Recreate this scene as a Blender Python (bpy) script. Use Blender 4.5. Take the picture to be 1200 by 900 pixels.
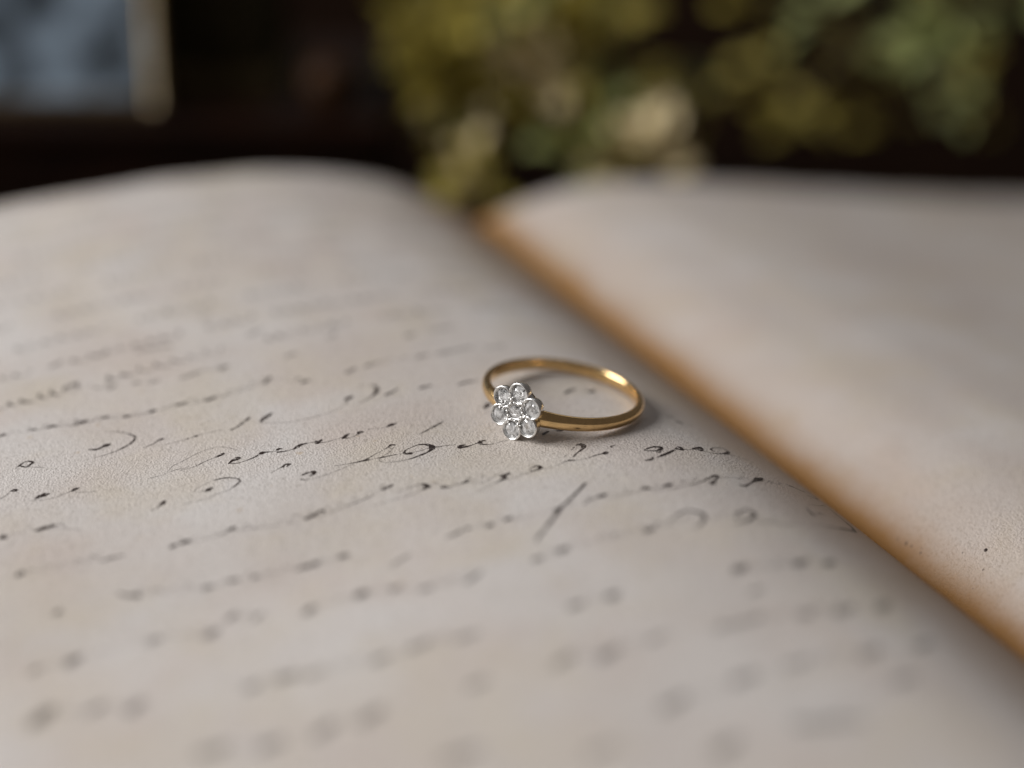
import bpy, bmesh, math, random
import numpy as np
from mathutils import Vector, Matrix

random.seed(7)
rng = np.random.RandomState(7)
S = 0.001                                    # everything below is measured in millimetres
for o in list(bpy.data.objects):
    bpy.data.objects.remove(o)
sc = bpy.context.scene
C = sc.collection
R = math.radians

# ------------------------------------------------------------------ camera
PITCH, YAW = R(25.0), R(23.9)
CAM = np.array([-111.5, -138.0, 101.0])
F_ = np.array([math.sin(YAW) * math.cos(PITCH), math.cos(YAW) * math.cos(PITCH), -math.sin(PITCH)])
R_ = np.array([math.cos(YAW), -math.sin(YAW), 0.0])
U_ = np.cross(R_, F_)
cd = bpy.data.cameras.new("camera")
cam = bpy.data.objects.new("camera", cd)
C.objects.link(cam)
M = Matrix(((R_[0], U_[0], -F_[0]), (R_[1], U_[1], -F_[1]), (R_[2], U_[2], -F_[2]))).to_4x4()
M.translation = Vector(CAM * S)
cam.matrix_world = M
cd.sensor_width = 36
cd.lens = 60
cd.clip_start = 0.005
cd.clip_end = 20
cd.dof.use_dof = True
cd.dof.focus_distance = 0.198
cd.dof.aperture_fstop = 4.6
cd.dof.aperture_blades = 9
sc.camera = cam

# ------------------------------------------------------------------ light of the room
w = bpy.data.worlds.new("World")
sc.world = w
w.use_nodes = True
bg = w.node_tree.nodes['Background']
bg.inputs[0].default_value = (0.97, 0.86, 0.80, 1)
bg.inputs[1].default_value = 0.092


def area(name, direction, dist, sx, sy, power, col, target=(-30, 30, 5)):
    d = np.array(direction, float)
    d /= np.linalg.norm(d)
    ld = bpy.data.lights.new(name, 'AREA')
    ld.shape = 'RECTANGLE'
    ld.size, ld.size_y = sx, sy
    ld.energy = power
    ld.color = col
    lo = bpy.data.objects.new(name, ld)
    C.objects.link(lo)
    lo.location = Vector((np.array(target) + d * dist) * S)
    lo.rotation_euler = Vector(-d).to_track_quat('-Z', 'Y').to_euler()
    return lo


H_ = np.array([math.sin(YAW), math.cos(YAW), 0])      # camera forward, level
area("window_light", -R_ * .85 + H_ * .05 + np.array([0, 0, .52]), 820, .55, .5, 8.8, (1.0, .98, .965))
area("room_light", R_ * .15 + H_ * .9 + np.array([0, 0, .75]), 1500, .5, .4, .9, (.9, .94, 1.0))

sc.view_settings.view_transform = 'Standard'
sc.view_settings.look = 'None'
sc.view_settings.exposure = 0
sc.view_settings.gamma = 1
sc.render.engine = 'CYCLES'
sc.cycles.use_denoising = True
sc.cycles.max_bounces = 14
sc.cycles.transmission_bounces = 12
sc.cycles.sample_clamp_indirect = 6

# ------------------------------------------------------------------ helpers


def at(x, y, depth):
    """the point seen at photograph pixel x, y (1200 wide) at a depth in mm"""
    return CAM + (R_ * (x - 600) / 2000 + U_ * (450 - y) / 2000 + F_) * depth


def link(name, me, mat, parent=None):
    o = bpy.data.objects.new(name, me)
    C.objects.link(o)
    if mat is not None:
        me.materials.append(mat)
    if parent is not None:
        o.parent = parent
    return o


def mesh(name, V, Fc, smooth=True):
    me = bpy.data.meshes.new(name)
    me.from_pydata([tuple(float(c) * S for c in v) for v in V], [], [tuple(f) for f in Fc])
    me.update()
    if smooth:
        me.polygons.foreach_set('use_smooth', [True] * len(me.polygons))
    return me


def obj(name, V, Fc, mat, parent=None, smooth=True, auto=None):
    me = mesh(name, V, Fc, smooth)
    bm = bmesh.new()
    bm.from_mesh(me)
    bmesh.ops.recalc_face_normals(bm, faces=bm.faces)
    bm.to_mesh(me)
    bm.free()
    if auto is not None:
        me.set_sharp_from_angle(angle=R(auto))
    return link(name, me, mat, parent)


def tag(o, label=None, cat=None, group=None, kind=None):
    if label: o['label'] = label
    if cat: o['category'] = cat
    if group: o['group'] = group
    if kind: o['kind'] = kind
    return o


def empty(name, loc):
    o = bpy.data.objects.new(name, None)
    C.objects.link(o)
    o.empty_display_size = 0.01
    o.location = Vector(np.array(loc) * S)
    return o


def nt(name):
    m = bpy.data.materials.new(name)
    m.use_nodes = True
    t = m.node_tree
    return m, t, t.nodes['Principled BSDF']


def N(t, typ, **kw):
    n = t.nodes.new(typ)
    for k, v in kw.items():
        if k.startswith('i_'):
            n.inputs[k[2:].replace('_', ' ')].default_value = v
        else:
            setattr(n, k, v)
    return n


def noise(t, vec, scale, detail=4, rough=.55, dist=0.0):
    n = N(t, 'ShaderNodeTexNoise')
    n.inputs['Scale'].default_value = scale
    n.inputs['Detail'].default_value = detail
    n.inputs['Roughness'].default_value = rough
    n.inputs['Distortion'].default_value = dist
    t.links.new(vec, n.inputs['Vector'])
    return n


def ramp(t, fac, stops):
    r = N(t, 'ShaderNodeValToRGB')
    e = r.color_ramp.elements
    while len(e) < len(stops):
        e.new(.5)
    for el, (p, c) in zip(e, stops):
        el.position = p
        el.color = (*c, 1) if len(c) == 3 else c
    t.links.new(fac, r.inputs[0])
    return r


def mix(t, fac, a, b, mode='MIX'):
    m = N(t, 'ShaderNodeMix', data_type='RGBA', blend_type=mode)
    for sock, val in ((m.inputs[0], fac), (m.inputs[6], a), (m.inputs[7], b)):
        if hasattr(val, 'is_linked'):
            t.links.new(val, sock)
        elif isinstance(val, (int, float)):
            sock.default_value = val
        else:
            sock.default_value = (*val, 1)
    return m.outputs[2]


# ------------------------------------------------------------------ materials
def paper_material():
    m, t, b = nt("aged_paper")
    g = N(t, 'ShaderNodeNewGeometry')
    pos = g.outputs['Position']
    cl = noise(t, pos, 42, 3, .5, .3)
    pink = noise(t, pos, 65, 2, .5, .4)
    yel = noise(t, pos, 75, 3, .55, .3)
    off = N(t, 'ShaderNodeVectorMath', operation='ADD')
    off.inputs[1].default_value = (3.1, 1.7, .4)
    t.links.new(pos, off.inputs[0])
    t.links.new(off.outputs[0], pink.inputs['Vector'])
    base = ramp(t, cl.outputs['Fac'], [(.3, (.59, .54, .505)), (.55, (.655, .618, .592)), (.8, (.68, .655, .64))])
    pf = ramp(t, pink.outputs['Fac'], [(.42, (0, 0, 0)), (.8, (1, 1, 1))])
    c1 = mix(t, pf.outputs[0], base.outputs[0], (.60, .53, .485))
    yf = ramp(t, yel.outputs['Fac'], [(.46, (0, 0, 0)), (.84, (1, 1, 1))])
    c2 = mix(t, yf.outputs[0], c1, (.62, .555, .465))
    # fine speckle of the paper fibres
    sp = noise(t, pos, 2600, 3, .7)
    sf = ramp(t, sp.outputs['Fac'], [(.32, (.74, .73, .71)), (.5, (1, 1, 1)), (.7, (1.0, 1.0, 1.0))])
    c3 = mix(t, 1.0, c2, sf.outputs[0], 'MULTIPLY')
    fx = noise(t, pos, 520, 2, .5)
    ff = ramp(t, fx.outputs['Fac'], [(.72, (1, 1, 1)), (.82, (.84, .74, .60))])
    c3 = mix(t, 1.0, c3, ff.outputs[0], 'MULTIPLY')
    # brown toning of the old paper along the binding, uneven in width; gutter shade and warm bounce painted in
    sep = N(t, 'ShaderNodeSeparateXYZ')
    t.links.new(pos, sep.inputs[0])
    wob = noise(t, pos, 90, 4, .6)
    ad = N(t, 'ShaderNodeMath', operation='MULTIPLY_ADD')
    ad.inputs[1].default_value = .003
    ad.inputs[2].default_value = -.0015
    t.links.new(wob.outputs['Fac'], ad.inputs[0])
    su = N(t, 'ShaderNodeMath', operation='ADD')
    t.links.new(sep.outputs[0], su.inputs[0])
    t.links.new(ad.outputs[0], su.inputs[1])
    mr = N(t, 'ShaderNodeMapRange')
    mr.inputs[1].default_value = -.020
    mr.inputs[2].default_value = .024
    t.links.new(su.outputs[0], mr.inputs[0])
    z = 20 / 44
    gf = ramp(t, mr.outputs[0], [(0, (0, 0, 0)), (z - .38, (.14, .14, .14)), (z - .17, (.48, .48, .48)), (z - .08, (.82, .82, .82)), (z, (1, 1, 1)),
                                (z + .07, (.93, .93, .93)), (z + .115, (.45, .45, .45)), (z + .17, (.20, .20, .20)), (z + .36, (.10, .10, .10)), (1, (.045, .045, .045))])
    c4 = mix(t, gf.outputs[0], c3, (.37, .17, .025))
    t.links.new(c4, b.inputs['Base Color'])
    b.inputs['Roughness'].default_value = .62
    b.inputs['Specular IOR Level'].default_value = .35
    n1 = noise(t, pos, 4600, 2, .6)
    n2 = noise(t, pos, 900, 3, .6)
    vor = N(t, 'ShaderNodeTexVoronoi', feature='SMOOTH_F1')
    vor.inputs['Scale'].default_value = 4200
    t.links.new(pos, vor.inputs['Vector'])
    a1 = N(t, 'ShaderNodeMath', operation='ADD')
    t.links.new(n1.outputs['Fac'], a1.inputs[0])
    t.links.new(vor.outputs['Distance'], a1.inputs[1])
    a2 = N(t, 'ShaderNodeMath', operation='MULTIPLY_ADD')
    t.links.new(n2.outputs['Fac'], a2.inputs[0])
    a2.inputs[1].default_value = .8
    t.links.new(a1.outputs[0], a2.inputs[2])
    bu = N(t, 'ShaderNodeBump')
    bu.inputs['Strength'].default_value = 1
    bu.inputs['Distance'].default_value = .00007
    t.links.new(a2.outputs[0], bu.inputs['Height'])
    t.links.new(bu.outputs[0], b.inputs['Normal'])
    return m


def ink_material():
    m, t, b = nt("iron_gall_ink")
    out = t.nodes['Material Output']
    at_ = N(t, 'ShaderNodeAttribute', attribute_name='ink_amount')
    g = N(t, 'ShaderNodeNewGeometry')
    n = noise(t, g.outputs['Position'], 2300, 3, .7)
    nf = ramp(t, n.outputs['Fac'], [(.36, (.25, .25, .25)), (.52, (1, 1, 1))])
    mu = N(t, 'ShaderNodeMath', operation='MULTIPLY')
    t.links.new(at_.outputs['Fac'], mu.inputs[0])
    t.links.new(nf.outputs[0], mu.inputs[1])
    b.inputs['Base Color'].default_value = (.030, .018, .015, 1)
    b.inputs['Roughness'].default_value = .5
    b.inputs['Specular IOR Level'].default_value = .3
    tr = N(t, 'ShaderNodeBsdfTransparent')
    ms = N(t, 'ShaderNodeMixShader')
    t.links.new(mu.outputs[0], ms.inputs[0])
    t.links.new(tr.outputs[0], ms.inputs[1])
    t.links.new(b.outputs[0], ms.inputs[2])
    t.links.new(ms.outputs[0], out.inputs[0])
    return m


def metal(name, col, rough, scale=900, bump=.000012):
    m, t, b = nt(name)
    b.inputs['Base Color'].default_value = (*col, 1)
    b.inputs['Metallic'].default_value = 1
    tc = N(t, 'ShaderNodeTexCoord')
    n = noise(t, tc.outputs['Object'], scale, 4, .65)
    rr = N(t, 'ShaderNodeMapRange')
    rr.inputs[3].default_value = rough * .65
    rr.inputs[4].default_value = rough * 1.45
    t.links.new(n.outputs['Fac'], rr.inputs[0])
    t.links.new(rr.outputs[0], b.inputs['Roughness'])
    cr = ramp(t, n.outputs['Fac'], [(.3, tuple(c * .82 for c in col)), (.6, col)])
    t.links.new(cr.outputs[0], b.inputs['Base Color'])
    bu = N(t, 'ShaderNodeBump')
    bu.inputs['Strength'].default_value = .5
    bu.inputs['Distance'].default_value = bump
    t.links.new(n.outputs['Fac'], bu.inputs['Height'])
    t.links.new(bu.outputs[0], b.inputs['Normal'])
    return m


def plain(name, c0, c1, scale, rough=.6, spec=.4, bump=0.0, stretch=None, coat=0.0):
    m, t, b = nt(name)
    tc = N(t, 'ShaderNodeTexCoord')
    vec = tc.outputs['Object']
    if stretch:
        mp = N(t, 'ShaderNodeMapping')
        mp.inputs['Scale'].default_value = stretch
        t.links.new(vec, mp.inputs[0])
        vec = mp.outputs[0]
    n = noise(t, vec, scale, 5, .6, .4)
    r = ramp(t, n.outputs['Fac'], [(.36, c0), (.64, c1)])
    t.links.new(r.outputs[0], b.inputs['Base Color'])
    b.inputs['Roughness'].default_value = rough
    b.inputs['Specular IOR Level'].default_value = spec
    b.inputs['Coat Weight'].default_value = coat
    if bump:
        bu = N(t, 'ShaderNodeBump')
        bu.inputs['Distance'].default_value = bump
        bu.inputs['Strength'].default_value = .7
        t.links.new(n.outputs['Fac'], bu.inputs['Height'])
        t.links.new(bu.outputs[0], b.inputs['Normal'])
    return m


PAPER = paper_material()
INK = ink_material()
GOLD = metal("yellow_gold", (.84, .58, .28), .18)
PLAT = metal("white_metal", (.95, .95, .94), .27, 1500)
OLDGOLD = metal("tarnished_gold", (.45, .33, .17), .35)
SILVER = metal("tarnished_silver", (.16, .12, .07), .45, 300)
BEADM = metal("bead_gilding", (.62, .50, .32), .35, 300)
TABLE = plain("dark_walnut", (.005, .0022, .0010), (.013, .0052, .0022), 22, .75, .02, .0002, (1, 9, 9))
LEATHER = plain("brown_leather", (.03, .012, .006), (.06, .026, .012), 260, .55, .4, .0003)
EDGE = plain("page_edge_paper", (.36, .29, .20), (.52, .45, .34), 120, .8, .2, .0001, (1, 1, 12))
DIAM, t_, b_ = nt("diamond")
b_.inputs['Base Color'].default_value = (.97, .975, .98, 1)
b_.inputs['Transmission Weight'].default_value = .9
b_.inputs['IOR'].default_value = 2.35
b_.inputs['Roughness'].default_value = .02
tc_ = N(t_, 'ShaderNodeTexCoord')
n_in = noise(t_, tc_.outputs['Object'], 1500, 3, .6, .6)          # feathery inclusions of old stones
mr_ = N(t_, 'ShaderNodeMapRange')
mr_.inputs[1].default_value = .38
mr_.inputs[2].default_value = .60
mr_.inputs[3].default_value = 1.0
mr_.inputs[4].default_value = .30
t_.links.new(n_in.outputs['Fac'], mr_.inputs[0])
t_.links.new(mr_.outputs[0], b_.inputs['Transmission Weight'])

# ------------------------------------------------------------------ shape of the open book
NEAR = [(-160, -3), (-140, 0), (-120, 2.2), (-95, 4.8), (-81, 6.3), (-69, 8), (-54, 10), (-39, 11.3), (-27, 11.5), (-19, 10.2), (-12, 7.0), (-6, 3.2), (-3.6, 1.2), (-2.2, -1), (-1, -4.4), (0, -10.5),
        (1, -8.6), (2.5, -5.6), (4.5, -2.5), (7, -.4), (10, .9), (17, 2.4), (30, 2.6), (45, .7), (80, -6), (125, -13), (160, -17)]
FAR = [(-160, 5.8), (-140, 7.8), (-120, 9.6), (-95, 11.4), (-81, 12.2), (-69, 12.9), (-54, 13.1), (-39, 12.3), (-27, 10.6), (-19, 8.5), (-12, 5.7), (-6, 2.0), (-3.6, .5), (-2.2, -.7), (-1, -1.9), (0, -3.2),
       (1, -2.9), (2.5, -2.3), (4.5, -1.6), (7, -.8), (10, 0), (17, 1.2), (30, 1.3), (45, -.6), (80, -7.3), (125, -15.4), (160, -19.2)]
VFAR = 130.6
VNEAR = -90.0


def smooth_profile(tab):
    xs = np.arange(-170, 170.01, .25)
    t = np.array(tab, float)
    raw = np.interp(xs, t[:, 0], t[:, 1])
    out = raw.copy()
    i0 = np.where(xs >= 0)[0][0]
    for sl in (slice(0, i0 + 1), slice(i0, None)):
        a = raw[sl]
        def gs(a, sg):
            k = np.arange(-40, 41)
            g = np.exp(-.5 * (k * .25 / sg) ** 2)
            g /= g.sum()
            p = np.concatenate([2 * a[0] - a[1:41][::-1], a, 2 * a[-1] - a[-41:-1][::-1]])
            return np.convolve(p, g, 'valid')
        x = np.abs(xs[sl])
        wt = np.clip((x - 3) / 6, 0, 1)
        out[sl] = gs(a, .5) * (1 - wt) + gs(a, 2.8) * wt
    return xs, out


PX, PN = smooth_profile(NEAR)
_, PF = smooth_profile(FAR)


def h(u, v):
    t = np.clip((v - 10) / (VFAR - 10), 0, 1)
    t = t * (1.6 - .6 * t)
    return np.interp(u, PX, PN) * (1 - t) + np.interp(u, PX, PF) * t - .58 * np.exp(-((u + 40) / 9) ** 2 - ((v - 25) / 9) ** 2) + .12 * np.sin(v / 17 + u / 23) * np.clip(np.abs(u) / 20, 0, 1)


def hit(x, y):
    d = R_ * (x - 600) / 2000 + U_ * (450 - y) / 2000 + F_
    lo = None
    prev = 90.
    k = 90.
    while k < 600:
        p = CAM + d * k
        if p[2] < h(p[0], p[1]):
            a, b = prev, k
            for _ in range(30):
                m_ = (a + b) / 2
                p = CAM + d * m_
                if p[2] < h(p[0], p[1]): b = m_
                else: a = m_
            return CAM + d * b
        prev = k
        k += 1.0
    return None


def page(name, u0, u1, parent):
    if u0 < 0:
        us = np.concatenate([np.arange(-150, -8, 1.), np.arange(-8, -0.01, .25), [0]])
    else:
        us = np.concatenate([np.arange(0, 8, .25), np.arange(8, 150.1, 1.)])
    vs = np.arange(VNEAR, VFAR + .01, 1.45)
    vs = np.append(vs, VFAR)
    th = -.11
    V, Fc = [], []
    UU, VV = np.meshgrid(us, vs, indexing='ij')
    ZZ = h(UU, VV)
    # the outer edge of an old leaf is never quite straight
    dev = .35 * np.sin(UU / 9) + .2 * np.sin(UU / 3.1 + 1)
    VV = VV + dev * ((VV - VNEAR) / (VFAR - VNEAR)) ** 6
    n, m_ = UU.shape
    top = np.stack([UU, VV, ZZ], -1).reshape(-1, 3)
    bot = top + np.array([0, 0, th])
    V = np.concatenate([top, bot])
    q = n * m_
    for i in range(n - 1):
        for j in range(m_ - 1):
            a = i * m_ + j
            Fc.append((a, a + m_, a + m_ + 1, a + 1))
            Fc.append((q + a, q + a + 1, q + a + m_ + 1, q + a + m_))
    for i in range(n - 1):
        for j in (0, m_ - 1):
            a = i * m_ + j
            Fc.append((a, a + m_, q + a + m_, q + a))
    for j in range(m_ - 1):
        for i in (0, n - 1):
            a = i * m_ + j
            Fc.append((a, a + 1, q + a + 1, q + a))
    me = mesh(name, V, Fc)
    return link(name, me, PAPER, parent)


BOARD_TOP, BOARD_BOT, TABLE_Z = -25.0, -28.0, -28.0
book = empty("open_book", (0, 0, 0))
tag(book, "old open book with brown ink handwriting on its curved left page", "book")
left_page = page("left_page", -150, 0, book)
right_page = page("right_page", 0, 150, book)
left_page['label'] = "left page covered in slanting brown ink handwriting"
right_page['label'] = "blank stained right page beyond the gutter"


def leaves_block(sign, parent):
    """the leaves under the open page: a stack of sheets with uneven edges"""
    LAY = 26
    us = np.concatenate([[0.6, 2, 4, 7], np.arange(11, 149, 6), [149]]) * sign
    vs = np.linspace(VNEAR + 1, VFAR - 1, 34)
    V, Fc = [], []
    for L in range(LAY):
        f0 = (L + .12) / LAY
        f1 = (L + .88) / LAY
        r = random.uniform(-.35, .35)
        du = random.uniform(-.5, .35)
        loops = []
        for f in (f0, f1):
            loop = []
            def P(u, v):
                topz = h(u, v) - .25
                s = max(0, 1 - abs(u) / 18)
                bz = BOARD_TOP + .05
                z = topz * (1 - f) + bz * f
                return (u, v, z)
            uu = us.copy()
            uu[-1] += du * sign
            loop += [P(u, vs[0] - r) for u in uu]
            loop += [P(uu[-1], v) for v in vs[1:-1]]
            loop += [P(u, vs[-1] + r) for u in uu[::-1]]
            loop += [P(uu[0], v) for v in vs[1:-1][::-1]]
            loops.append(loop)
        b0 = len(V)
        n = len(loops[0])
        V += loops[0] + loops[1]
        for i in range(n):
            j = (i + 1) % n
            Fc.append((b0 + i, b0 + j, b0 + n + j, b0 + n + i))
        # shallow shelf into the next leaf
        if L:
            p0 = b0 - n
            for i in range(n):
                j = (i + 1) % n
                Fc.append((p0 + i, p0 + j, b0 + j, b0 + i))
    return obj("page_block", V, Fc, EDGE, parent, smooth=False)


leaves_block(-1, book)
leaves_block(1, book)


def box(V, Fc, x0, x1, y0, y1, z0, z1):
    b = len(V)
    V += [(x, y, z) for z in (z0, z1) for y in (y0, y1) for x in (x0, x1)]
    Fc += [tuple(b + i for i in f) for f in ((0, 2, 3, 1), (4, 5, 7, 6), (0, 1, 5, 4), (2, 6, 7, 3), (0, 4, 6, 2), (1, 3, 7, 5))]


for s in (-1, 1):
    V, Fc = [], []
    box(V, Fc, min(s * 6, s * 154), max(s * 6, s * 154), VNEAR - 4, VFAR + 3, BOARD_BOT, BOARD_TOP)
    cv = obj("cover_board", V, Fc, LEATHER, book, smooth=False)
    bv = cv.modifiers.new("bevel", 'BEVEL')
    bv.width = .0008
    bv.segments = 3
V, Fc = [], []
box(V, Fc, -5.8, 5.8, VNEAR - 4, VFAR + 3, BOARD_BOT + .2, BOARD_TOP - .8)
sp_ = obj("spine", V, Fc, LEATHER, book, smooth=False)

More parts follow.
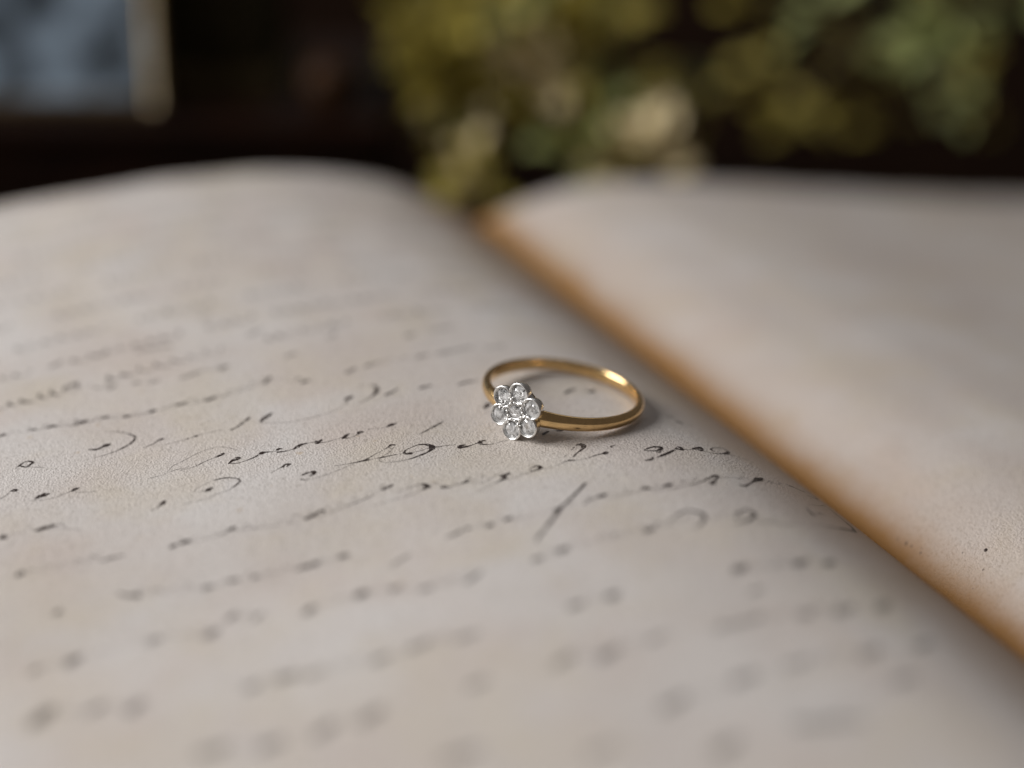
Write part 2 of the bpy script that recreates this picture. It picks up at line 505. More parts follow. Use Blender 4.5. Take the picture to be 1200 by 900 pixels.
# ------------------------------------------------------------------ handwriting: pen strokes lying on the paper
# each stroke: photograph pixel x, y where it was surveyed, pen width in mm
ROWS = [
    # row high on the page, already soft
    [[(0, 511, .5), (5, 509, .7)], [(33, 505, .3), (44, 503, .35)], [(54, 502, .35), (60, 500, .6), (66, 499, .45)], [(88, 498, .5), (95, 495, .7), (102, 493, .5)],
     [(119, 490, .35), (127, 488, .45)], [(145, 489, .5), (152, 487, .5)], [(176, 483, .7), (181, 481, .7)], [(207, 475, .4), (217, 472, .5)], [(241, 470, .6), (251, 466, .7)],
     [(310, 449, .5), (316, 443, .7)], [(353, 449, .6), (361, 446, .5)],
     [(66, 500, .15), (90, 498, .15), (120, 491, .15), (150, 489, .15), (178, 483, .15), (212, 475, .15), (246, 469, .15), (280, 459, .15), (312, 449, .15)]],
    [[(18, 550, .1), (23, 545.5, .3), (30, 541, .22), (38, 541.5, .4), (36, 544, .3), (30, 547.5, .35), (23, 546, .22)], [(26, 547, .15), (38, 547.5, .12), (52, 548, .08)],
     [(104, 527, .3), (112, 527, .4), (119, 524.5, .4), (123, 522.5, .9), (127, 521, .8)],
     [(122, 507, .12), (135, 506, .16), (148, 508, .22), (158, 512, .35), (155, 518, .35), (146, 524, .3), (130, 531, .2), (110, 537, .1)],
     [(168, 525, .15), (180, 520, .2), (186, 516, .35), (191, 514, .5)], [(195, 521, .08), (214, 516, .1), (229, 511.5, .4), (236, 509, .1), (250, 506, .1), (262, 503, .12)],
     [(270, 504, .3), (277, 501, .3), (285, 495, .4), (292, 490, .6)], [(305, 494, .4), (310, 490, .8), (316, 486, .6), (319, 484, .2)],
     [(305, 495, .15), (325, 496, .1), (350, 493, .1), (385, 484, .1), (402, 476, .12), (408, 470, .2)],
     [(404, 469, .6), (412, 465, .8)], [(422, 453, .2), (433, 451, .2), (441, 454, .5), (441, 459, .8), (434, 466, .25), (420, 473, .15)], [(452, 463, .6), (461, 459, .4), (466, 455, .2)],
     [(492, 455, .5), (504, 452, .6)], [(537, 451, .4), (547, 448, .5), (560, 446, .2)], [(568, 478, .6), (572, 474, .8)]],
    [[(0, 585, .15), (8, 580, .14), (12, 576, .2), (16, 575, .7), (19, 574.5, .7)],
     [(41, 585, .4), (46, 582, .7), (52, 580, .8), (57, 579, .35)], [(36, 587, .08), (62, 584, .12), (75, 579, .14), (83, 576, .2), (86, 574.5, .7), (89, 573, .6), (93, 571, .15)], [(88, 577, .1), (100, 577, .08), (112, 576, .05)],
     [(174, 561, .08), (186, 558, .12), (196, 554.5, .1), (205, 551, .14), (215, 549, .1), (222, 546.5, .16)], [(210, 552, .08), (228, 547, .12), (238, 542, .2), (250, 537, .14), (257, 534, .5), (262, 531.5, .45)],
     [(196, 553, .08), (203, 546, .08), (215, 540, .1), (230, 532, .1), (243, 527, .1), (256, 524, .08), (268, 525, .12), (280, 528, .1)],
     [(268, 543.5, .3), (272, 540, .45), (278, 537.5, .9), (281, 537, .6)], [(268, 543, .3), (277, 543, .2), (285, 541, .15), (297, 536.5, .3), (303, 533, .3), (307, 531, .7), (312, 530, .3), (322, 529, .14), (326, 526.5, .5), (330, 526, .3)],
     [(324, 530, .3), (330, 529.5, .3), (342, 527, .2), (348, 524, .6), (352, 521.5, .6), (358, 520, .3), (368, 518, .14), (370, 517.5, .5), (372, 519, .7), (377, 515.5, .3)],
     [(372, 519.5, .25), (385, 517.5, .14), (400, 513, .14), (402, 513.5, .5), (405, 511, .6), (409, 508.5, .3)], [(404, 514, .3), (412, 512.5, .15), (419, 509, .3), (421, 507, .8), (425, 506, .4)],
     [(430, 503, .1), (445, 502, .12), (452, 500.5, .16), (458, 498, .6), (464, 496.5, .2)], [(491, 509, .12), (500, 504.5, .25), (510, 499, .35), (520, 494, .15)],
     [(636, 510, .4), (638, 508, .55), (643, 505.5, .3)], [(651, 505, .25), (657, 504.5, .5), (660, 502.5, .5)], [(600, 512.5, .5), (606, 511.5, .7)],
     [(661, 462, .3), (668, 458, .6), (674, 456, .3)], [(686, 458, .3), (692, 459.5, .6), (697, 457, .3)],
     [(793, 494, .6), (800, 497, .4)], [(781, 488, .3), (790, 490, .3)]],
    [[(226, 577, .06), (233, 571, .1), (245, 565, .12), (256, 561.5, .28), (268, 560, .28), (278, 561, .2), (281, 564, .35), (276, 569, .28), (268, 574, .14), (255, 579, .12), (240, 585, .08), (215, 591, .06)],
     [(232, 576, .1), (240, 576, .2), (244, 574, .8), (249, 571.5, .4)], [(177, 598, .25), (183, 596, .15), (188, 592, .4), (191, 589.5, .8), (193, 587, .4)],
     [(318, 554, .08), (327, 549, .16), (331, 547.5, .4), (334, 544.5, .3), (339, 544, .5), (336, 547, .25)],
     [(354, 557, .35), (358, 555, .4), (363, 553.5, .35), (368, 553, .6), (367, 555.5, .6), (364, 557.5, .5)],
     [(353, 562, .35), (358, 562.5, .2), (366, 561, .08), (385, 555.5, .12), (404, 548, .1), (418, 542, .14), (429, 538.5, .3), (440, 532, .14), (450, 527, .16), (456, 523, .3), (458, 521.5, .35), (463, 521.5, .3)], [(455, 524, .3), (459, 526, .12), (462, 524, .08)],
     [(392, 546, .1), (404, 544.5, .14), (416, 542, .22), (428, 540, .3), (437, 538, .1), (448, 536, .28), (460, 533.5, .2), (473, 531.5, .14), (490, 529, .14), (500, 526, .14), (506, 524.5, .4), (515, 523.5, .2), (524, 522, .14), (534, 521.5, .08)],
     [(482, 531.5, .6), (474, 531.5, .5), (475, 528, .25), (482, 524.5, .2), (490, 521.5, .3), (499, 521, .45), (506, 523.5, .9), (505, 527, .6), (500, 530.5, .3), (490, 534.5, .4), (480, 538, .2), (465, 541, .14), (452, 542, .1), (445, 540, .08), (446, 536.5, .1), (456, 530, .08), (462, 524, .08)],
     [(545, 521.5, .3), (540, 522.5, .5), (538.5, 524.5, .7), (544, 524, .5), (552, 522, .2), (561, 518.5, .22)], [(569, 516.5, .25), (564, 517, .55), (562.5, 519.5, .7), (566, 521, .35), (576, 520.5, .12), (590, 517, .1), (603, 513.5, .08)],
     [(673, 524, .14), (669, 528, .16)], [(664, 533, .16), (661, 536, .12)], [(675, 522, .2), (680, 521, .7), (684, 523, .75), (681, 527.5, .35), (676, 531, .3), (672, 535.5, .3)],
     [(638, 550, .1), (645, 548, .12), (655, 544.5, .14), (662, 541, .25), (668, 539.5, .4), (676, 539.5, .14), (688, 537, .12), (697, 534, .25), (705, 532, .3), (708, 531.5, .8), (711, 530.5, .7)], [(716, 524.5, .3), (717, 522.5, .3), (721, 522, .15)],
     [(755, 527.5, .25), (762, 524.5, .3), (770, 524, .4), (775, 525.5, .6), (770, 528, .3), (764, 528.5, .3), (755, 528, .25)], [(765, 523, .25), (775, 524.5, .4), (773, 530, .3), (768, 529, .2)],
     [(757, 539.5, .45), (763, 538.5, .5), (765, 536, .3)], [(769, 536.5, .2), (778, 533, .5), (787, 529, .4), (792, 526, .3), (796, 524, .6), (799, 527, .5), (791, 526, .3)], [(799, 527, .3), (808, 527, .16), (815, 525.5, .5), (821, 524.5, .5), (822, 528, .5), (815, 526, .3)],
     [(822, 528, .2), (832, 530.5, .18), (843, 532, .22), (852, 531, .5), (853, 529, .4), (846, 525.5, .22), (836, 525, .2), (833, 527, .3), (838, 530, .2)], [(850, 532, .2), (860, 534.5, .15), (872, 538, .12), (884, 543, .08)]],
    [[(0, 631, .5), (4, 629.5, 1.0)], [(43, 622, .5), (52, 619, .8), (63, 616, .6)], [(63, 619, .1), (95, 621, .08)], [(200, 641, .6), (206, 639, .6)], [(213, 637, .7), (220, 634, .9)], [(220, 636, .12), (250, 630, .12), (262, 625, .2), (270, 621, .45), (275, 618, .5)],
     [(276, 621, .12), (300, 619, .12), (330, 615, .12), (350, 611, .12)], [(358, 608, .6), (366, 605, .6), (372, 601, .35), (377, 598, .45), (381, 601, .2)], [(366, 606, .14), (383, 602, .16), (405, 594, .14), (425, 586, .25), (440, 579, .12)],
     [(447, 575, .3), (453, 571.5, .6), (460, 568.5, .4)], [(438, 593, .08), (460, 586, .1), (480, 581, .12), (492, 576, .1), (500, 572.5, .12)], [(467, 577, .1), (480, 571, .12), (492, 567.5, .22), (498, 568.5, .8), (501, 571, .8), (496, 573.5, .4)],
     [(517, 571.5, .4), (521, 571, .8), (524, 571, .6)], [(522, 572, .3), (533, 569, .16), (541, 566.5, .3), (546, 564.5, .65), (550, 563, .25)], [(551, 566, .1), (565, 566, .1), (576, 560, .1), (583, 556, .14), (588, 558, .2)],
     [(597, 554.5, .35), (591, 557, .7), (587, 558.5, .5), (593, 560, .5), (588, 562.5, .4), (580, 566.5, .18), (570, 570.5, .14), (560, 577, .1)], [(592, 563, .1), (606, 559, .12), (620, 554, .14), (628, 550.5, .12), (640, 549.5, .08)],
     [(619, 551, .1), (624, 547.5, .25), (630, 546, .5), (633, 548, .7), (629, 551, .35), (622, 552.5, .25)]],
    [[(686, 566, .35), (681, 572, .45), (672, 581, .4), (663, 590, .45), (656, 596, .6), (651, 604, .5), (643, 614, .45), (636, 623, .4), (628, 634, .3)], [(650, 598, .6), (657, 595, .7)],
     [(684, 591, .3), (691, 586, .25), (700, 583, .3), (704, 581.5, .9), (709, 580, .7)], [(712, 585, .08), (735, 579, .12), (750, 575, .1), (755, 573, .6), (760, 572, .7)],
     [(762, 574, .14), (775, 571.5, .2), (781, 569, .7), (786, 568, .8)], [(766, 576, .1), (785, 573, .2), (805, 569, .2), (820, 565.5, .25), (832, 560, .3), (839, 557.5, .7), (841, 559.5, .4), (838, 563, .35), (833, 566.5, .6), (840, 567, .2)],
     [(842, 559, .12), (858, 560, .12), (872, 561.5, .1)], [(866, 568, .3), (873, 569.5, .45), (880, 566, .25), (885, 563, .6), (888, 562, 1.0), (893, 560.5, .5)],
     [(896, 563, .1), (906, 566, .12), (915, 568, .1)], [(921, 567.5, .2), (928, 570.5, .3), (936, 574, .28), (944, 577.5, .14)], [(942, 573, .06), (952, 575.5, .14), (960, 581, .25), (966, 585.5, .45), (958, 585, .22), (946, 581, .12)],
     [(524, 630, .3), (535, 625, .5), (541, 622, .4)], [(545, 621, .4), (551, 618, .4)], [(570, 618, .5), (577, 614, .7)], [(592, 610, .6), (598, 607, .7)], [(600, 610, .1), (625, 604, .1)]],
    [[(20, 675, .7), (26, 671, 1.0)], [(118, 658, .2), (135, 653, .35), (145, 651, .3)], [(140, 696, .4), (150, 698, .5), (163, 698, .7)], [(240, 690, .6), (249, 687, .5)], [(270, 682, .6), (278, 679, .5)], [(296, 678, .6), (303, 675, .6)],
     [(348, 667, .3), (360, 664, .7), (372, 660, .8)], [(399, 653, .8), (406, 651, .8)], [(455, 665, .2), (468, 657, .4), (480, 650, .3)], [(625, 657, .6), (634, 653, .7)], [(655, 647, .8), (662, 643, .8)],
     [(758, 623, .8), (764, 619, .9)], [(790, 607, .2), (796, 602, .35), (806, 599, .45), (817, 600, .5), (825, 605, .5), (824, 612, .4), (815, 618, .2), (805, 619, .1)], [(862, 608, .2), (867, 600, .3), (876, 597.5, .45), (883, 601, .55), (882, 606, .55), (874, 611, .4), (860, 614.5, .2)], [(884, 612, .2), (905, 613, .2), (925, 615, .2), (940, 615, .15)],
     [(944, 594, .1), (948, 599, .35), (953, 603.5, .6)], [(948, 591.5, .06), (960, 593, .12), (970, 595.5, .2), (982, 600.5, .3), (994, 608, .6), (1003, 615.5, .9), (1008, 620, 1.0), (1001, 621, .6), (988, 620, .4), (970, 617, .2), (950, 615, .1)]],
    [[(65, 720, .7), (70, 715, .8)], [(358, 719, .8), (366, 712, .9)], [(420, 698, 1.0), (428, 694, 1.1)], [(459, 692, .6), (468, 688, .7)], [(492, 692, .5), (505, 688, .6)], [(545, 683, .4), (556, 676, .5), (564, 670, .4)],
     [(668, 712, .8), (680, 707, .8)], [(715, 700, 1.1), (722, 696, 1.1)], [(862, 669, 1.1), (869, 665, 1.2)], [(934, 662, 1.0), (941, 658, .9)], [(968, 662, .9), (976, 658, .8)], [(1072, 674, .9), (1076, 672, .7)], [(880, 694, .5), (893, 690, .4)],
     [(865, 668, .12), (900, 664, .12), (938, 661, .12)]],
    [[(36, 788, .8), (46, 783, .7)], [(80, 779, 1.3), (90, 771, 1.3)], [(176, 753, .9), (184, 748, .9)], [(242, 747, 1.1), (252, 740, 1.1)], [(268, 726, .8), (277, 718, .8)], [(295, 728, .5), (308, 718, .5)],
     [(940, 722, .9), (950, 717, .8)], [(980, 719, 1.0), (998, 712, 1.0)], [(1031, 714, 1.2), (1038, 708, 1.1)], [(860, 733, .7), (890, 724, .7)], [(1075, 760, 1.0), (1090, 752, .8)], [(840, 738, .6), (852, 732, .6)]],
    [[(288, 808, 1.0), (302, 801, .9)], [(326, 797, 1.1), (345, 790, 1.0)], [(358, 794, .6), (375, 786, .6)], [(438, 776, .9), (452, 769, .9)], [(480, 762, .8), (500, 753, .8)], [(535, 750, .7), (558, 742, .7)],
     [(650, 781, .8), (668, 768, .8)], [(706, 771, 1.2), (722, 760, 1.1)], [(760, 753, .5), (780, 742, .5)], [(1010, 770, .9), (1030, 760, .9)], [(920, 782, .8), (945, 775, .7)]],
    [[(40, 848, 1.7), (58, 832, 1.5)], [(104, 836, .8), (120, 826, .8)], [(152, 834, 1.2), (166, 823, 1.1)], [(370, 862, 1.1), (390, 848, 1.1)], [(425, 846, 1.2), (445, 832, 1.1)], [(778, 831, 1.2), (800, 818, 1.1)], [(860, 800, 1.1), (885, 790, 1.0)], [(930, 850, 1.1), (1010, 845, .8)], [(1050, 800, 1.0), (1070, 793, .9)]],
    [[(236, 884, 1.2), (262, 876, 1.1)], [(305, 878, 1.1), (330, 868, 1.1)], [(550, 805, .8), (570, 797, .7)], [(840, 882, 1.3), (862, 868, 1.2)], [(520, 890, 1.2), (560, 878, .9)], [(690, 885, .8), (720, 872, .8)]],
    [[(58, 431, .6), (72, 424, .7)], [(110, 418, .6), (125, 413, .7)], [(160, 412, .5), (200, 405, .5)], [(76, 455, .9), (90, 449, .8)], [(112, 455, .4), (118, 454, .4)], [(128, 456, .5), (136, 452, .5)], [(155, 450, .5), (163, 448, .5)], [(176, 449, .5), (186, 446, .5)], [(213, 443, .6), (234, 436, .6)], [(258, 433, .7), (267, 429, .7)],
     [(406, 437, .7), (416, 432, .7)], [(428, 430, .6), (437, 426, .6)], [(475, 395, .7), (485, 391, .8)], [(505, 388, .5), (530, 383, .5)], [(490, 419, .5), (500, 416, .6)], [(512, 415, .5), (552, 407, .6)], [(570, 409, .5), (590, 405, .5)],
     [(335, 418, .6), (346, 414, .6)], [(384, 396, .6), (394, 391, .6)], [(236, 373, .5), (246, 368, .6)], [(292, 393, .6), (306, 386, .6)]],
]

def catmull(P, n=7):
    P = np.array(P, float)
    if len(P) == 2:
        t = np.linspace(0, 1, n * 2)[:, None]
        return P[0] * (1 - t) + P[1] * t
    Q = np.vstack([2 * P[0] - P[1], P, 2 * P[-1] - P[-2]])
    out = []
    for i in range(len(P) - 1):
        a, b, c, d = Q[i:i + 4]
        for k in range(n):
            t = k / n
            out.append(.5 * (2 * b + (c - a) * t + (2 * a - 5 * b + 4 * c - d) * t * t + (3 * b - a - 3 * c + d) * t ** 3))
    out.append(P[-1])
    return np.array(out)


LIFT = [.02]


def add_stroke(V, Fc, D, pts, dark=1.0):
    """pts: page u, v, width in mm; a ribbon of dried ink that follows the paper"""
    q = catmull(pts)
    q[:, 2] = np.maximum(q[:, 2], .10)
    dv = np.gradient(q[:, :2], axis=0)
    L = np.linalg.norm(dv, axis=1, keepdims=True)
    L[L == 0] = 1
    dv /= L
    nn = np.stack([-dv[:, 1], dv[:, 0]], 1)
    # rounded ends
    m_ = len(q)
    wd = q[:, 2].copy() * (1 + .12 * rng.randn(m_))
    ends = [(q[0, :2] - dv[0] * wd[0] * .45, nn[0], wd[0] * .25), (q[-1, :2] + dv[-1] * wd[-1] * .45, nn[-1], wd[-1] * .25)]
    rows = [ends[0]] + [(q[i, :2], nn[i], wd[i]) for i in range(m_)] + [ends[1]]
    LIFT[0] = .02 + (LIFT[0] - .02 + .0007) % .02
    b = len(V)
    for k, (p, n_, w_) in enumerate(rows):
        for s in (-.5, 0, .5):
            x = p + n_ * w_ * s
            V.append((x[0], x[1], h(x[0], x[1]) + LIFT[0] + (.01 if s == 0 else 0)))
            D.append(min(.95, .34 + .75 * w_ / .38) * dark * (.9 if w_ < .14 else 1))
        if k:
            c = b + 3 * k
            for s in (0, 1):
                Fc.append((c - 3 + s, c - 2 + s, c + 1 + s, c + s))


def ink_obj(name, V, Fc, D, parent):
    me = mesh(name, V, Fc)
    a = me.attributes.new('ink_amount', 'FLOAT', 'POINT')
    a.data.foreach_set('value', D)
    return link(name, me, INK, parent)


for ri, row in enumerate(ROWS):
    V, Fc, D = [], [], []
    kept = []
    for st in row:
        pts = []
        for x, y, w_ in st:
            p = hit(x, y)
            if p is None or p[0] > -.6:
                continue
            pts.append((p[0], p[1], w_ * (.8 if ri < 6 else .95)))
        if len(pts) >= 2:
            add_stroke(V, Fc, D, pts, 1.0 if ri < 6 else (.72 if ri < 8 else .5))
            kept.append(pts)
    # hairlines and small faint letters that join the heavier strokes into words
    if ri == 0 or ri >= 4:
        ms = sorted([(np.mean([q[0] for q in a]), np.mean([q[1] for q in a])) for a in kept])
        for (xa, ya), (xb, yb) in zip(ms, ms[1:]):
            L = xb - xa
            if L < .8 or L > 13 or abs(yb - ya) > 3.5:
                continue
            n_ = max(1, int(L / 1.5))
            pts = [(xa, ya, .14)]
            for k in range(n_):
                f0, f1 = (k + .35) / n_, (k + .7) / n_
                pts.append((xa + L * f0, ya + (yb - ya) * f0 - random.uniform(.1, .35), .14))
                pts.append((xa + L * f1 + .2, ya + (yb - ya) * f1 + random.uniform(.3, 1.0), random.uniform(.14, .32)))
            pts.append((xb, yb, .14))
            add_stroke(V, Fc, D, pts, .26 if ri in (4, 5) else .45)
    ink_obj("handwriting_line", V, Fc, D, left_page)["kind"] = "stuff"

# the far, out-of-focus top of the page goes on in the same hand
for r_ in range(10):
    v0 = 62 + r_ * 7.2
    V, Fc, D = [], [], []
    u = -140 + random.uniform(0, 6)
    while u < -9:
        L = random.uniform(6, 17)
        pts = []
        x = u
        while x < min(u + L, -7):
            pts.append((x, v0 + random.uniform(-.2, .2) + .05 * (x + 70) * .4, .14))
            pts.append((x + .7, v0 + 1.5 + random.uniform(-.3, .6) + .05 * (x + 70) * .4, .14))
            pts.append((x + .5, v0 + .7 + .05 * (x + 70) * .4, random.choice([.3, .5, .6])))
            x += random.uniform(1.5, 2.3)
        if len(pts) > 2:
            add_stroke(V, Fc, D, pts, .6)
        u += L + random.uniform(2.5, 6)
    ink_obj("handwriting_line", V, Fc, D, left_page)["kind"] = "stuff"

# specks and crumbs on the right page
V, Fc, D = [], [], []
specks = [(1155, 645, .35), (1152, 668, .18), (1128, 648, .12), (1110, 655, .1), (1062, 637, .22), (1068, 640, .16), (1079, 648, .18), (1080, 643, .12), (1052, 632, .14), (1088, 652, .1), (1140, 690, .1)]
for x, y, w_ in specks:
    p = hit(x, y)
    add_stroke(V, Fc, D, [(p[0] - w_ * .3, p[1] - w_ * .2, w_), (p[0] + w_ * .3, p[1] + w_ * .3, w_)])
for _ in range(60):
    x, y = random.uniform(10, 60), random.uniform(-20, 60)
    w_ = random.uniform(.05, .13)
    add_stroke(V, Fc, D, [(x, y, w_), (x + w_, y + w_ * random.uniform(-1, 1), w_)], .7)
ink_obj("ink_speck", V, Fc, D, right_page)

# ------------------------------------------------------------------ the ring
a8 = R(8.5)
RAT = .366
c_ = math.sqrt(1 - RAT ** 2)
def camvec(x, y, z):           # right, up, towards the camera -> book space
    return R_ * x + U_ * y - F_ * z
N_R = camvec(math.sin(a8) * c_, math.cos(a8) * c_, RAT)       # axis of the band
E1 = camvec(math.cos(a8), -math.sin(a8), 0)
E2 = np.cross(N_R, E1)                                        # away from the camera
RING_D = 206.75
RC = at(660, 460.5, RING_D)
HEAD = R(-121.5)


def ringpt(ang, rad, z):
    return (E1 * math.cos(ang) + E2 * math.sin(ang)) * rad + N_R * z


ring = empty("diamond_ring", RC)
tag(ring, "yellow gold ring with a flower cluster of seven diamonds lying on the handwritten page", "ring")
R_IN, R_OUT = 8.85, 9.92
NA, NC = 288, 40
V, Fc = [], []
for i in range(NA):
    al = 2 * math.pi * i / NA
    da = abs((al + math.pi) % (2 * math.pi) - math.pi)        # 0 at the head
    k = math.exp(-(da / .62) ** 2)
    hh = (1.62 + .55 * k) / 2
    t_in = R_IN
    t_out = R_OUT + .18 * k
    if da < .30:
        t_out -= .35 * (1 - da / .30)
    mid = (t_in * .55 + t_out * .45)
    for j in range(NC):
        ph = 2 * math.pi * j / NC
        cx, cz = math.cos(ph), math.sin(ph)
        if cx >= 0:
            e = 2 / (1.75 - .35 * k)
            rr = mid + (t_out - mid) * abs(cx) ** e
            zz = hh * math.copysign(abs(cz) ** e, cz) if False else hh * math.copysign(abs(cz) ** (2 / 2.1), cz)
        else:
            rr = mid - (mid - t_in) * abs(cx) ** (2 / 3.4)
            zz = hh * math.copysign(abs(cz) ** (2 / 2.1), cz)
        V.append(ringpt(HEAD + al, rr, zz))
for i in range(NA):
    for j in range(NC):
        a, b = i * NC + j, i * NC + (j + 1) % NC
        c, d = ((i + 1) % NA) * NC + (j + 1) % NC, ((i + 1) % NA) * NC + j
        Fc.append((a, b, c, d))
obj("band", V, Fc, GOLD, ring)

# local frame of the flower face: X tangent, Y along the band's axis, Z outwards
FZ = ringpt(HEAD, 1, 0)
FY = N_R
FX = np.cross(FY, FZ)
FACE_R = 10.4
KF = 1.06          # size of the flower
FC = FZ * FACE_R + FY * .3


def fpt(x, y, z):
    return FC + (FX * x + FY * y) * KF + FZ * z


def lathe(prof, seg, x0=0, y0=0, closed=False):
    V, Fc = [], []
    for (r, z) in prof:
        for k in range(seg):
            a = 2 * math.pi * k / seg
            V.append(fpt(x0 + r * math.cos(a), y0 + r * math.sin(a), z))
    n = len(prof)
    for i in range(n - 1):
        for k in range(seg):
            Fc.append((i * seg + k, i * seg + (k + 1) % seg, (i + 1) * seg + (k + 1) % seg, (i + 1) * seg + k))
    return V, Fc


setting = empty("flower_setting", (0, 0, 0))
setting.parent = ring
CUP = [(.30, -1.15), (.95, -1.12), (1.08, -1.0), (1.17, -.6), (1.24, -.15), (1.265, .02), (1.25, .09), (1.21, .15), (1.15, .18), (1.08, .16), (1.03, .10), (1.0, .0), (.96, -.12), (.86, -.22), (.30, -.62), (.0, -.66)]
PET = []
for i in range(6):
    a = R(90 + 5 - 60 * i) if False else R(87 - 60 * i)
    PET.append((2.17 * math.cos(a), 2.17 * math.sin(a), a))


def gem(x0, y0, r, rot, zt):
    """old-cut brilliant: table, crown facets, girdle, pavilion"""
    V, Fc = [], []
    n = 8
    def ringv(rad, z, off, cnt=n):
        b = len(V)
        for k in range(cnt):
            a = rot + 2 * math.pi * (k + off) / cnt
            jj = .07 * r if cnt == 8 else 0
            V.append(fpt(x0 + rad * math.cos(a) + random.uniform(-jj, jj), y0 + rad * math.sin(a) + random.uniform(-jj, jj), zt + z + random.uniform(-jj, jj) * .6))
        return b
    T = ringv(r * .50, r * .0, 0)
    K = ringv(r * .76, r * -.07, .5)
    G = ringv(r, r * -.17, 0, 16)
    G2 = ringv(r, r * -.22, 0, 16)
    P = ringv(r * .55, r * -.72, .5)
    Cu = len(V)
    V.append(fpt(x0, y0, zt - r * 1.1))
    Fc.append(tuple(T + k for k in range(n)))
    for k in range(n):
        k1 = (k + 1) % n
        Fc.append((T + k, K + k, T + k1))
        Fc.append((T + k1, K + k, K + k1) if False else (K + k, G + (2 * k + 1) % 16, G + (2 * k + 2) % 16))
        Fc.append((K + k, G + 2 * k, G + (2 * k + 1) % 16))
        Fc.append((T + k, G + 2 * k, K + k))
        Fc.append((T + k1, K + k, G + (2 * k + 2) % 16))
    for k in range(16):
        Fc.append((G + k, G2 + k, G2 + (k + 1) % 16, G + (k + 1) % 16))
    for k in range(n):
        k1 = (k + 1) % n
        Fc.append((P + k, G2 + (2 * k + 1) % 16, G2 + 2 * k))
        Fc.append((P + k, G2 + (2 * k + 2) % 16, G2 + (2 * k + 1) % 16))
        Fc.append((P + k, P + k1, G2 + (2 * k + 2) % 16))
        Fc.append((P + k, Cu, P + k1))
    return obj("diamond", V, Fc, DIAM, ring, smooth=False)


for (x, y, a) in PET:
    V, Fc = lathe(CUP, 40, x, y)
    # thin beaded rim: the edge of an old hand-made collet is slightly irregular
    obj("petal_collet", V, Fc, PLAT, setting, auto=50)
    gem(x, y, .97, a + random.uniform(0, .7), .05)
V, Fc = lathe([(.78, -.6), (.84, -.3), (.86, .05), (.82, .11), (.76, .08), (.72, -.05), (.66, -.2), (.2, -.6), (0, -.62)], 36)
obj("centre_collet", V, Fc, PLAT, setting, auto=50)
gem(0, 0, .72, .3, .17)
# plate that closes the gaps between the collets
V, Fc = lathe([(0, -.12), (2.3, -.12), (2.55, -.22), (2.6, -.9), (0, -1.0)], 60)
obj("backing_plate", V, Fc, PLAT, setting, auto=40)
# grains raised around the middle stone
bm = bmesh.new()
def grain(x, y, z, r):
    M_ = Matrix(((FX[0], FY[0], FZ[0]), (FX[1], FY[1], FZ[1]), (FX[2], FY[2], FZ[2]))).to_4x4()
    M_.translation = Vector(fpt(x, y, z) * S)
    bmesh.ops.create_icosphere(bm, subdivisions=2, radius=r * S, matrix=M_)
for i in range(6):
    a = PET[i][2]
    for s in (-1, 1):
        grain(1.02 * math.cos(a + s * .26), 1.02 * math.sin(a + s * .26), .12, .17)
    b = a + R(30)
    grain(1.42 * math.cos(b), 1.42 * math.sin(b), .08, .20)
    grain(2.0 * math.cos(b), 2.0 * math.sin(b), .05, .15)
    for s in (-1, 1):
        grain(1.62 * math.cos(b + s * .17), 1.62 * math.sin(b + s * .17), .10, .12)
me = bpy.data.meshes.new("grain_beads")
bm.to_mesh(me)
bm.free()
me.polygons.foreach_set('use_smooth', [True] * len(me.polygons))
gb = link("grain_beads", me, PLAT, setting)
gb['kind'] = 'stuff'
# gold gallery under the flower
V, Fc = lathe([(0, -1.05), (1.2, -1.0), (2.5, -1.0), (2.6, -1.05), (2.55, -1.2), (2.2, -1.45), (1.55, -1.8), (1.2, -2.1), (0, -2.1)], 48)
obj("gallery", V, Fc, OLDGOLD, ring, auto=35)
# shoulders: the band swells into the gallery on both sides
for s in (-1, 1):
    V, Fc = [], []
    rows = 14
    seg = 20
    for i in range(rows):
        f = i / (rows - 1)
        al = HEAD + s * (.44 - .30 * f)
        rad = 9.5 + .12 * f
        hz = .70 + .35 * f
        hr = .40 + .12 * f
        for k in range(seg):
            p = 2 * math.pi * k / seg
            V.append(ringpt(al, rad + hr * math.cos(p), hz * math.sin(p)))
    for i in range(rows - 1):
        for k in range(seg):
            Fc.append((i * seg + k, i * seg + (k + 1) % seg, (i + 1) * seg + (k + 1) % seg, (i + 1) * seg + k))
    obj("shoulder", V, Fc, GOLD, ring)

# report of contact
def gap_report():
    lowest = 1e9
    for o in ring.children_recursive:
        if o.type == 'MESH':
            for v in o.data.vertices:
                p = np.array(v.co) / S + RC
                g = p[2] - h(p[0], p[1])
                if g < lowest:
                    lowest, who, pp = g, o.name, p
    print("RING GAP", round(lowest, 3), who, pp)
    for k in range(12):
        p = RC + ringpt(HEAD + 2 * math.pi * k / 12, 9.2, -.8)
        print("  band", k * 30, round(p[2] - h(p[0], p[1]), 2))
    p = RC + fpt(0, -3.35, 0)
    print("  flower", p[2] - h(p[0], p[1]))


# ------------------------------------------------------------------ table
V, Fc = [], []
box(V, Fc, -700, 900, -500, 1200, TABLE_Z - 30, TABLE_Z)
table = obj("table_top", V, Fc, TABLE, None, smooth=False)
tag(table, "dark polished wooden table under the book", "table", kind='structure')


def on_table(x, y):
    d = R_ * (x - 600) / 2000 + U_ * (450 - y) / 2000 + F_
    k = (TABLE_Z - CAM[2]) / d[2]
    return CAM + d * k, k


# beaded silver frame standing behind the left page
SHELF_Z = at(100, 131, 343)[2]
pf = at(190, 131, 343)
pf[2] = SHELF_Z
kf = 343

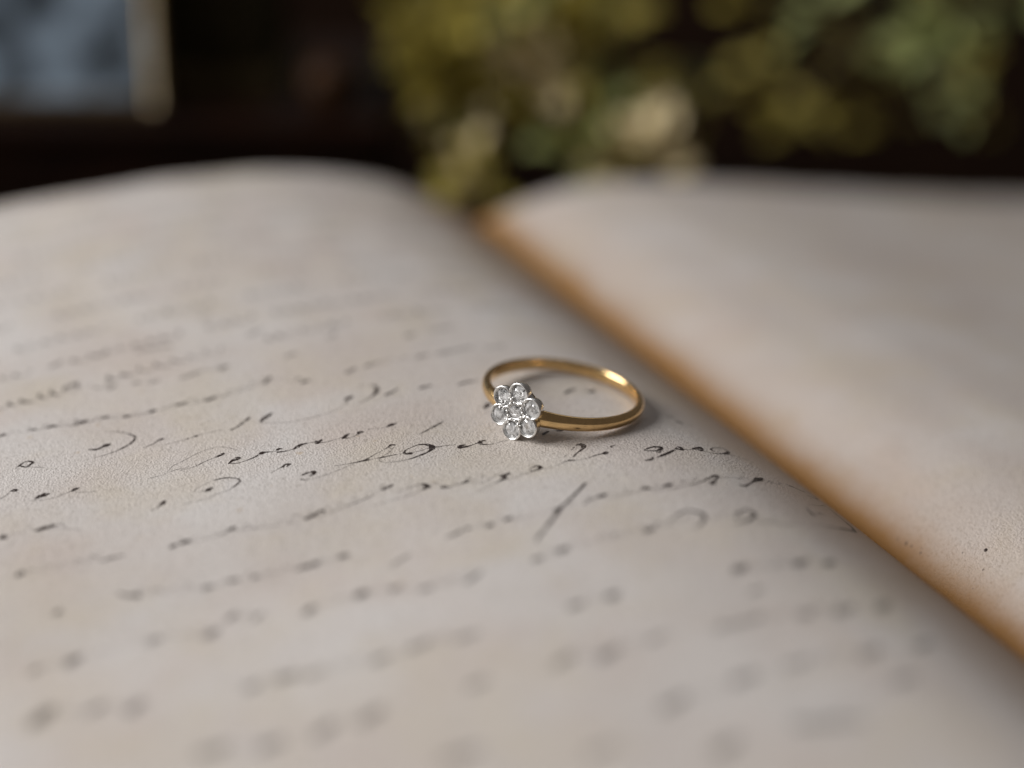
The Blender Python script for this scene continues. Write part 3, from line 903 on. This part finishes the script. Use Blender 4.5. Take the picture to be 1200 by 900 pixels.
GLASS = plain("pale_blue_reflections", (.006, .009, .012), (.40, .52, .66), 85, .35, .5)  # blue-grey reflections in the framed glass, painted as mottled colour
fr = empty("picture_frame", pf)
tag(fr, "tarnished frame with gilt beaded sides around a picture with pale blue reflections painted in, blurred behind the left page", "picture frame")
FW, FH = 95, 70                          # mm; extends out of the picture to the left
lean = R(8)
def fl(x, z, y=0):                       # frame-local: x to the left of its corner, z up, y thickness to the back
    p = -R_ * x + np.array([0, 0, 1]) * (z * math.cos(lean) ) + H_ * (z * math.sin(lean) + y)
    return p
def slab(name, x0, x1, z0, z1, y0, y1, mat, parent):
    V = [fl(x, z, y) for y in (y0, y1) for z in (z0, z1) for x in (x0, x1)]
    Fc = [(0, 2, 3, 1), (4, 5, 7, 6), (0, 1, 5, 4), (2, 6, 7, 3), (0, 4, 6, 2), (1, 3, 7, 5)]
    o = obj(name, V, Fc, mat, parent, smooth=False)
    bv = o.modifiers.new("bevel", 'BEVEL')
    bv.width = .0006
    bv.segments = 2
    return o
slab("backing_board", 1, FW - 1, 1, FH - 1, 2.2, 5, LEATHER, fr)
slab("picture", 2, FW - 2, 2, FH - 2, 1.0, 2.1, GLASS, fr)
slab("frame_rail", 0, FW, 0, 2.8, 0, 2.4, SILVER, fr)
slab("frame_rail", 0, FW, FH - 2.8, FH, 0, 2.4, SILVER, fr)
slab("frame_rail", 0, 2.8, 2.82, FH - 2.82, 0, 2.4, SILVER, fr)
slab("frame_rail", FW - 2.8, FW, 2.82, FH - 2.82, 0, 2.4, SILVER, fr)
bme = None
V0 = [(-math.cos(b) * 0 + math.cos(a) * math.sin(b), math.sin(a) * math.sin(b), math.cos(b)) for b in np.linspace(0, math.pi, 7) for a in np.linspace(0, 2 * math.pi, 10, endpoint=False)]
F0 = [(i * 10 + k, i * 10 + (k + 1) % 10, (i + 1) * 10 + (k + 1) % 10, (i + 1) * 10 + k) for i in range(6) for k in range(10)]
bead_me = mesh("bead", [(x * 1.3, y * 1.3, z * 1.3) for x, y, z in V0], F0)
bead_me.materials.append(BEADM)
def bead_at(x, z):
    o = bpy.data.objects.new("bead", bead_me)
    C.objects.link(o)
    o.parent = fr
    o.location = Vector(fl(x, z, -.3) * S)
for i in range(int(FH / 2.5)):
    bead_at(1.2, 1.4 + i * 2.5)
    bead_at(FW - 1.2, 1.2 + i * 2.5)
for i in range(1, int(FW / 2.5) - 1):
    bead_at(1.2 + i * 2.5, FH - 1.2)

# dim box beside it
pb = at(332, 128, 352)
pb[2] = SHELF_Z
WOODB = plain("dark_stained_wood", (.010, .008, .004), (.030, .024, .012), 40, .7, .05, .0002, (8, 1, 1))
bx_ = empty("wooden_box", pb)
tag(bx_, "small dark wooden box with a lighter base strip, blurred between the frame and the foliage", "box")
def bslab(name, x0, x1, z0, z1, y0, y1, mat, parent):
    V = [-R_ * x + np.array([0, 0, z]) + H_ * y for y in (y0, y1) for z in (z0, z1) for x in (x0, x1)]
    Fc = [(0, 2, 3, 1), (4, 5, 7, 6), (0, 1, 5, 4), (2, 6, 7, 3), (0, 4, 6, 2), (1, 3, 7, 5)]
    o = obj(name, V, Fc, mat, parent, smooth=False)
    bv = o.modifiers.new("bevel", 'BEVEL')
    bv.width = .0008
    bv.segments = 2
    return o
STRIP = plain("worn_brown_strip", (.045, .033, .016), (.08, .06, .03), 50, .7, .05)
bslab("base_moulding", 0, 26, 0, 6, 0, 30, STRIP, bx_)
bslab("box_body", 1.2, 24.8, 6, 36, 1.2, 28.8, WOODB, bx_)
bslab("lid", .4, 25.6, 36, 41, .4, 29.6, WOODB, bx_)

CHEST = plain("dark_red_wood", (.006, .002, .0009), (.016, .0052, .002), 30, .6, .1, .0002, (1, 1, 6))
cbase = at(120, 131, 343) - H_ * 9
cbase[2] = TABLE_Z
ch = empty("low_chest", cbase)
tag(ch, "low dark reddish wooden chest behind the book, under the picture frame", "chest")
ht = SHELF_Z - TABLE_Z
bslab("chest_body", -56, 130, 3, ht - 3.5, 1.5, 68, CHEST, ch)
bslab("chest_lid", -58, 132, ht - 3.45, ht, 0, 70, CHEST, ch)
bslab("plinth", -57, 131, 0, 2.95, .5, 69, CHEST, ch)

# round wooden bead lying on the table
pk = at(390, 133, 345)
pk[2] = SHELF_Z
AMBER = plain("brown_wood", (.030, .013, .005), (.06, .026, .009), 120, .5, .1)
V, Fc = [], []
prof = [(1.2, 7.4), (2.0, 7.7), (3.4, 7.3), (5.6, 5.8), (7.0, 3.2), (7.5, 0), (7.0, -3.2), (5.6, -5.8), (3.4, -7.3), (2.0, -7.7), (1.2, -7.4)]
for r, z in prof:
    for k in range(28):
        a = 2 * math.pi * k / 28
        V.append((r * math.cos(a) * .72, z * .72, 5.4 + r * math.sin(a) * .72))
n_ = len(prof)
for i in range(n_):
    for k in range(28):
        Fc.append((i * 28 + k, i * 28 + (k + 1) % 28, ((i + 1) % n_) * 28 + (k + 1) % 28, ((i + 1) % n_) * 28 + k))
wb = obj("wooden_bead", V, Fc, AMBER)
wb.location = Vector(pk * S)
tag(wb, "round brown wooden bead on the dark chest, left of the foliage", "bead")

# ------------------------------------------------------------------ foliage
LEAFM = [plain("olive_leaf", (.15, .125, .014), (.50, .41, .08), 160, .55, .35),
         plain("green_leaf", (.16, .19, .05), (.42, .46, .18), 160, .5, .4),
         plain("dry_petal", (.55, .44, .20), (.85, .72, .45), 160, .6, .3)]
STEM = plain("plant_stem", (.07, .06, .02), (.14, .11, .04), 200, .6, .3)


def leaf_mesh(L, W, cup, mat, name):
    """pointed leaf blade, folded along its midrib and arched"""
    V, Fc = [], []
    n = 7
    for i in range(n + 1):
        f = i / n
        wd = W * math.sin(math.pi * min(1, f * .93 + .05)) ** .8 * (1 - .35 * f)
        z = cup * math.sin(f * 2.4) * L * .3
        for s in (-1, -.5, 0, .5, 1):
            V.append((f * L, s * wd / 2, z + abs(s) * wd * .22))
    for i in range(n):
        for k in range(4):
            a = i * 5 + k
            Fc.append((a, a + 5, a + 6, a + 1))
    q = len(V)
    V += [(x, y, z - .15) for x, y, z in V]
    Fc += [tuple(q + k for k in f[::-1]) for f in Fc]
    me = mesh(name, V, Fc)
    me.materials.append(mat)
    return me


LEAVES = [leaf_mesh(15, 9, .8, LEAFM[0], "leaf"), leaf_mesh(17, 10, .6, LEAFM[1], "leaf"), leaf_mesh(11, 9, 1.0, LEAFM[2], "petal")]


def leaf_at(p, d, kind, sc_, parent, base):
    z = Vector((random.uniform(-.6, .6), random.uniform(-1, .2), random.uniform(.2, 1))).normalized()
    x = Vector(d).normalized()
    y = z.cross(x).normalized()
    z = x.cross(y)
    m = Matrix((x, y, z)).transposed().to_4x4()
    o = bpy.data.objects.new("petal" if kind == 2 else "leaf", LEAVES[kind])
    C.objects.link(o)
    o.parent = parent
    o.matrix_local = Matrix.Translation(Vector((np.array(p) - base) * S)) @ m @ Matrix.Scale(sc_, 4)
    return o


def tube(V, Fc, P, r0, r1, seg=7):
    P = catmull([(p[0], p[1], p[2]) for p in P], 5)
    b = len(V)
    for i, p in enumerate(P):
        t = P[min(i + 1, len(P) - 1)] - P[max(i - 1, 0)]
        t /= np.linalg.norm(t)
        a = np.cross(t, (0, 0, 1.)) if abs(t[2]) < .9 else np.cross(t, (1., 0, 0))
        a /= np.linalg.norm(a)
        c = np.cross(t, a)
        r = r0 + (r1 - r0) * i / (len(P) - 1)
        for k in range(seg):
            an = 2 * math.pi * k / seg
            V.append(p + (a * math.cos(an) + c * math.sin(an)) * r)
    for i in range(len(P) - 1):
        for k in range(seg):
            Fc.append((b + i * seg + k, b + i * seg + (k + 1) % seg, b + (i + 1) * seg + (k + 1) % seg, b + (i + 1) * seg + k))


def sprig(name, label, paths, clumps, filler):
    base = np.array(paths[0][0], float).copy()
    base[2] = TABLE_Z
    root = empty(name, base)
    tag(root, label, "foliage sprig", "sprigs of foliage lying behind the book")
    for P in paths:
        V, Fc = [], []
        tube(V, Fc, [np.array(p, float) - base for p in P], 1.0, .5)
        obj("stem", V, Fc, STEM, root)
    for (x, y, dep, kind, n, spread, sc_) in clumps:
        c = at(x, y, dep)
        for i in range(int(n * 1.7)):
            off = rng.randn(3) * spread * .85
            p = c + off * .6
            p[2] = max(p[2], TABLE_Z + 3)
            d = off / (np.linalg.norm(off) + 1e-6) + np.array([0, 0, .35])
            leaf_at(p, d, kind, sc_ * random.uniform(.5, .85), root, base)
    for (x0, x1, y0, y1, dep, n) in filler:
        for i in range(n):
            c = at(random.uniform(x0, x1), random.uniform(y0, y1), dep + random.uniform(-12, 35))
            c[2] = max(c[2], TABLE_Z + 3)
            leaf_at(c, rng.randn(3), 0 if random.random() < .8 else 1, random.uniform(.45, .8), root, base)
    return root


D0 = 352
sprig("foliage_sprig", "dense yellow green sprig with pale dry petals behind the gutter of the book",
      [[at(700, -60, D0), at(640, 30, D0), at(580, 110, D0 - 5), at(548, 200, D0 - 10)], [at(640, 30, D0), at(690, 110, D0), at(735, 185, D0 - 8)], [at(640, 30, D0), at(530, 60, D0), at(500, 120, D0)]],
      [(640, 75, D0, 2, 9, 6, .9), (600, 60, D0, 2, 5, 5, .8), (740, 180, D0 - 15, 2, 8, 5, .9), (690, 165, D0 - 10, 1, 5, 5, .8), (705, 195, D0 - 15, 2, 3, 4, .7), (510, 85, D0, 0, 9, 6, 1), (520, 130, D0, 2, 5, 6, .7), (545, 195, D0 - 10, 2, 6, 5, .7), (560, 215, D0 - 12, 0, 4, 4, .7),
       (550, 20, D0, 0, 8, 8, 1), (570, 120, D0, 0, 6, 6, .9), (620, 20, D0, 1, 5, 8, .9), (585, 45, D0, 2, 4, 7, .7), (650, 120, D0, 2, 5, 8, .7), (665, 60, D0, 0, 6, 7, .9), (700, 180, D0 - 8, 0, 6, 6, .8), (690, 15, D0, 0, 6, 7, .9), (510, 40, D0, 0, 5, 6, .9), (540, 160, D0, 0, 6, 5, .8)],
      [(485, 720, -30, 120, D0 + 10, 130), (530, 590, 110, 225, D0 + 4, 26), (700, 850, 60, 170, D0 + 35, 12)])
sprig("foliage_sprig", "sparser dark sprig with single green leaves behind the right page",
      [[at(1250, -50, D0), at(1130, 10, D0), at(1000, 60, D0), at(930, 130, D0)], [at(1130, 10, D0), at(1110, 80, D0), at(1115, 140, D0)], [at(1000, 60, D0), at(950, 10, D0), at(880, -10, D0)]],
      [(1110, 55, D0, 1, 5, 3, 1.0), (1112, 135, D0 + 10, 1, 3, 4, .6), (935, 135, D0 + 20, 0, 3, 5, .8), (890, 5, D0, 0, 3, 5, .8), (960, 0, D0, 1, 3, 4, .8), (1180, -5, D0, 1, 3, 5, .9)],
      [(850, 1200, -30, 160, D0 + 70, 26)])
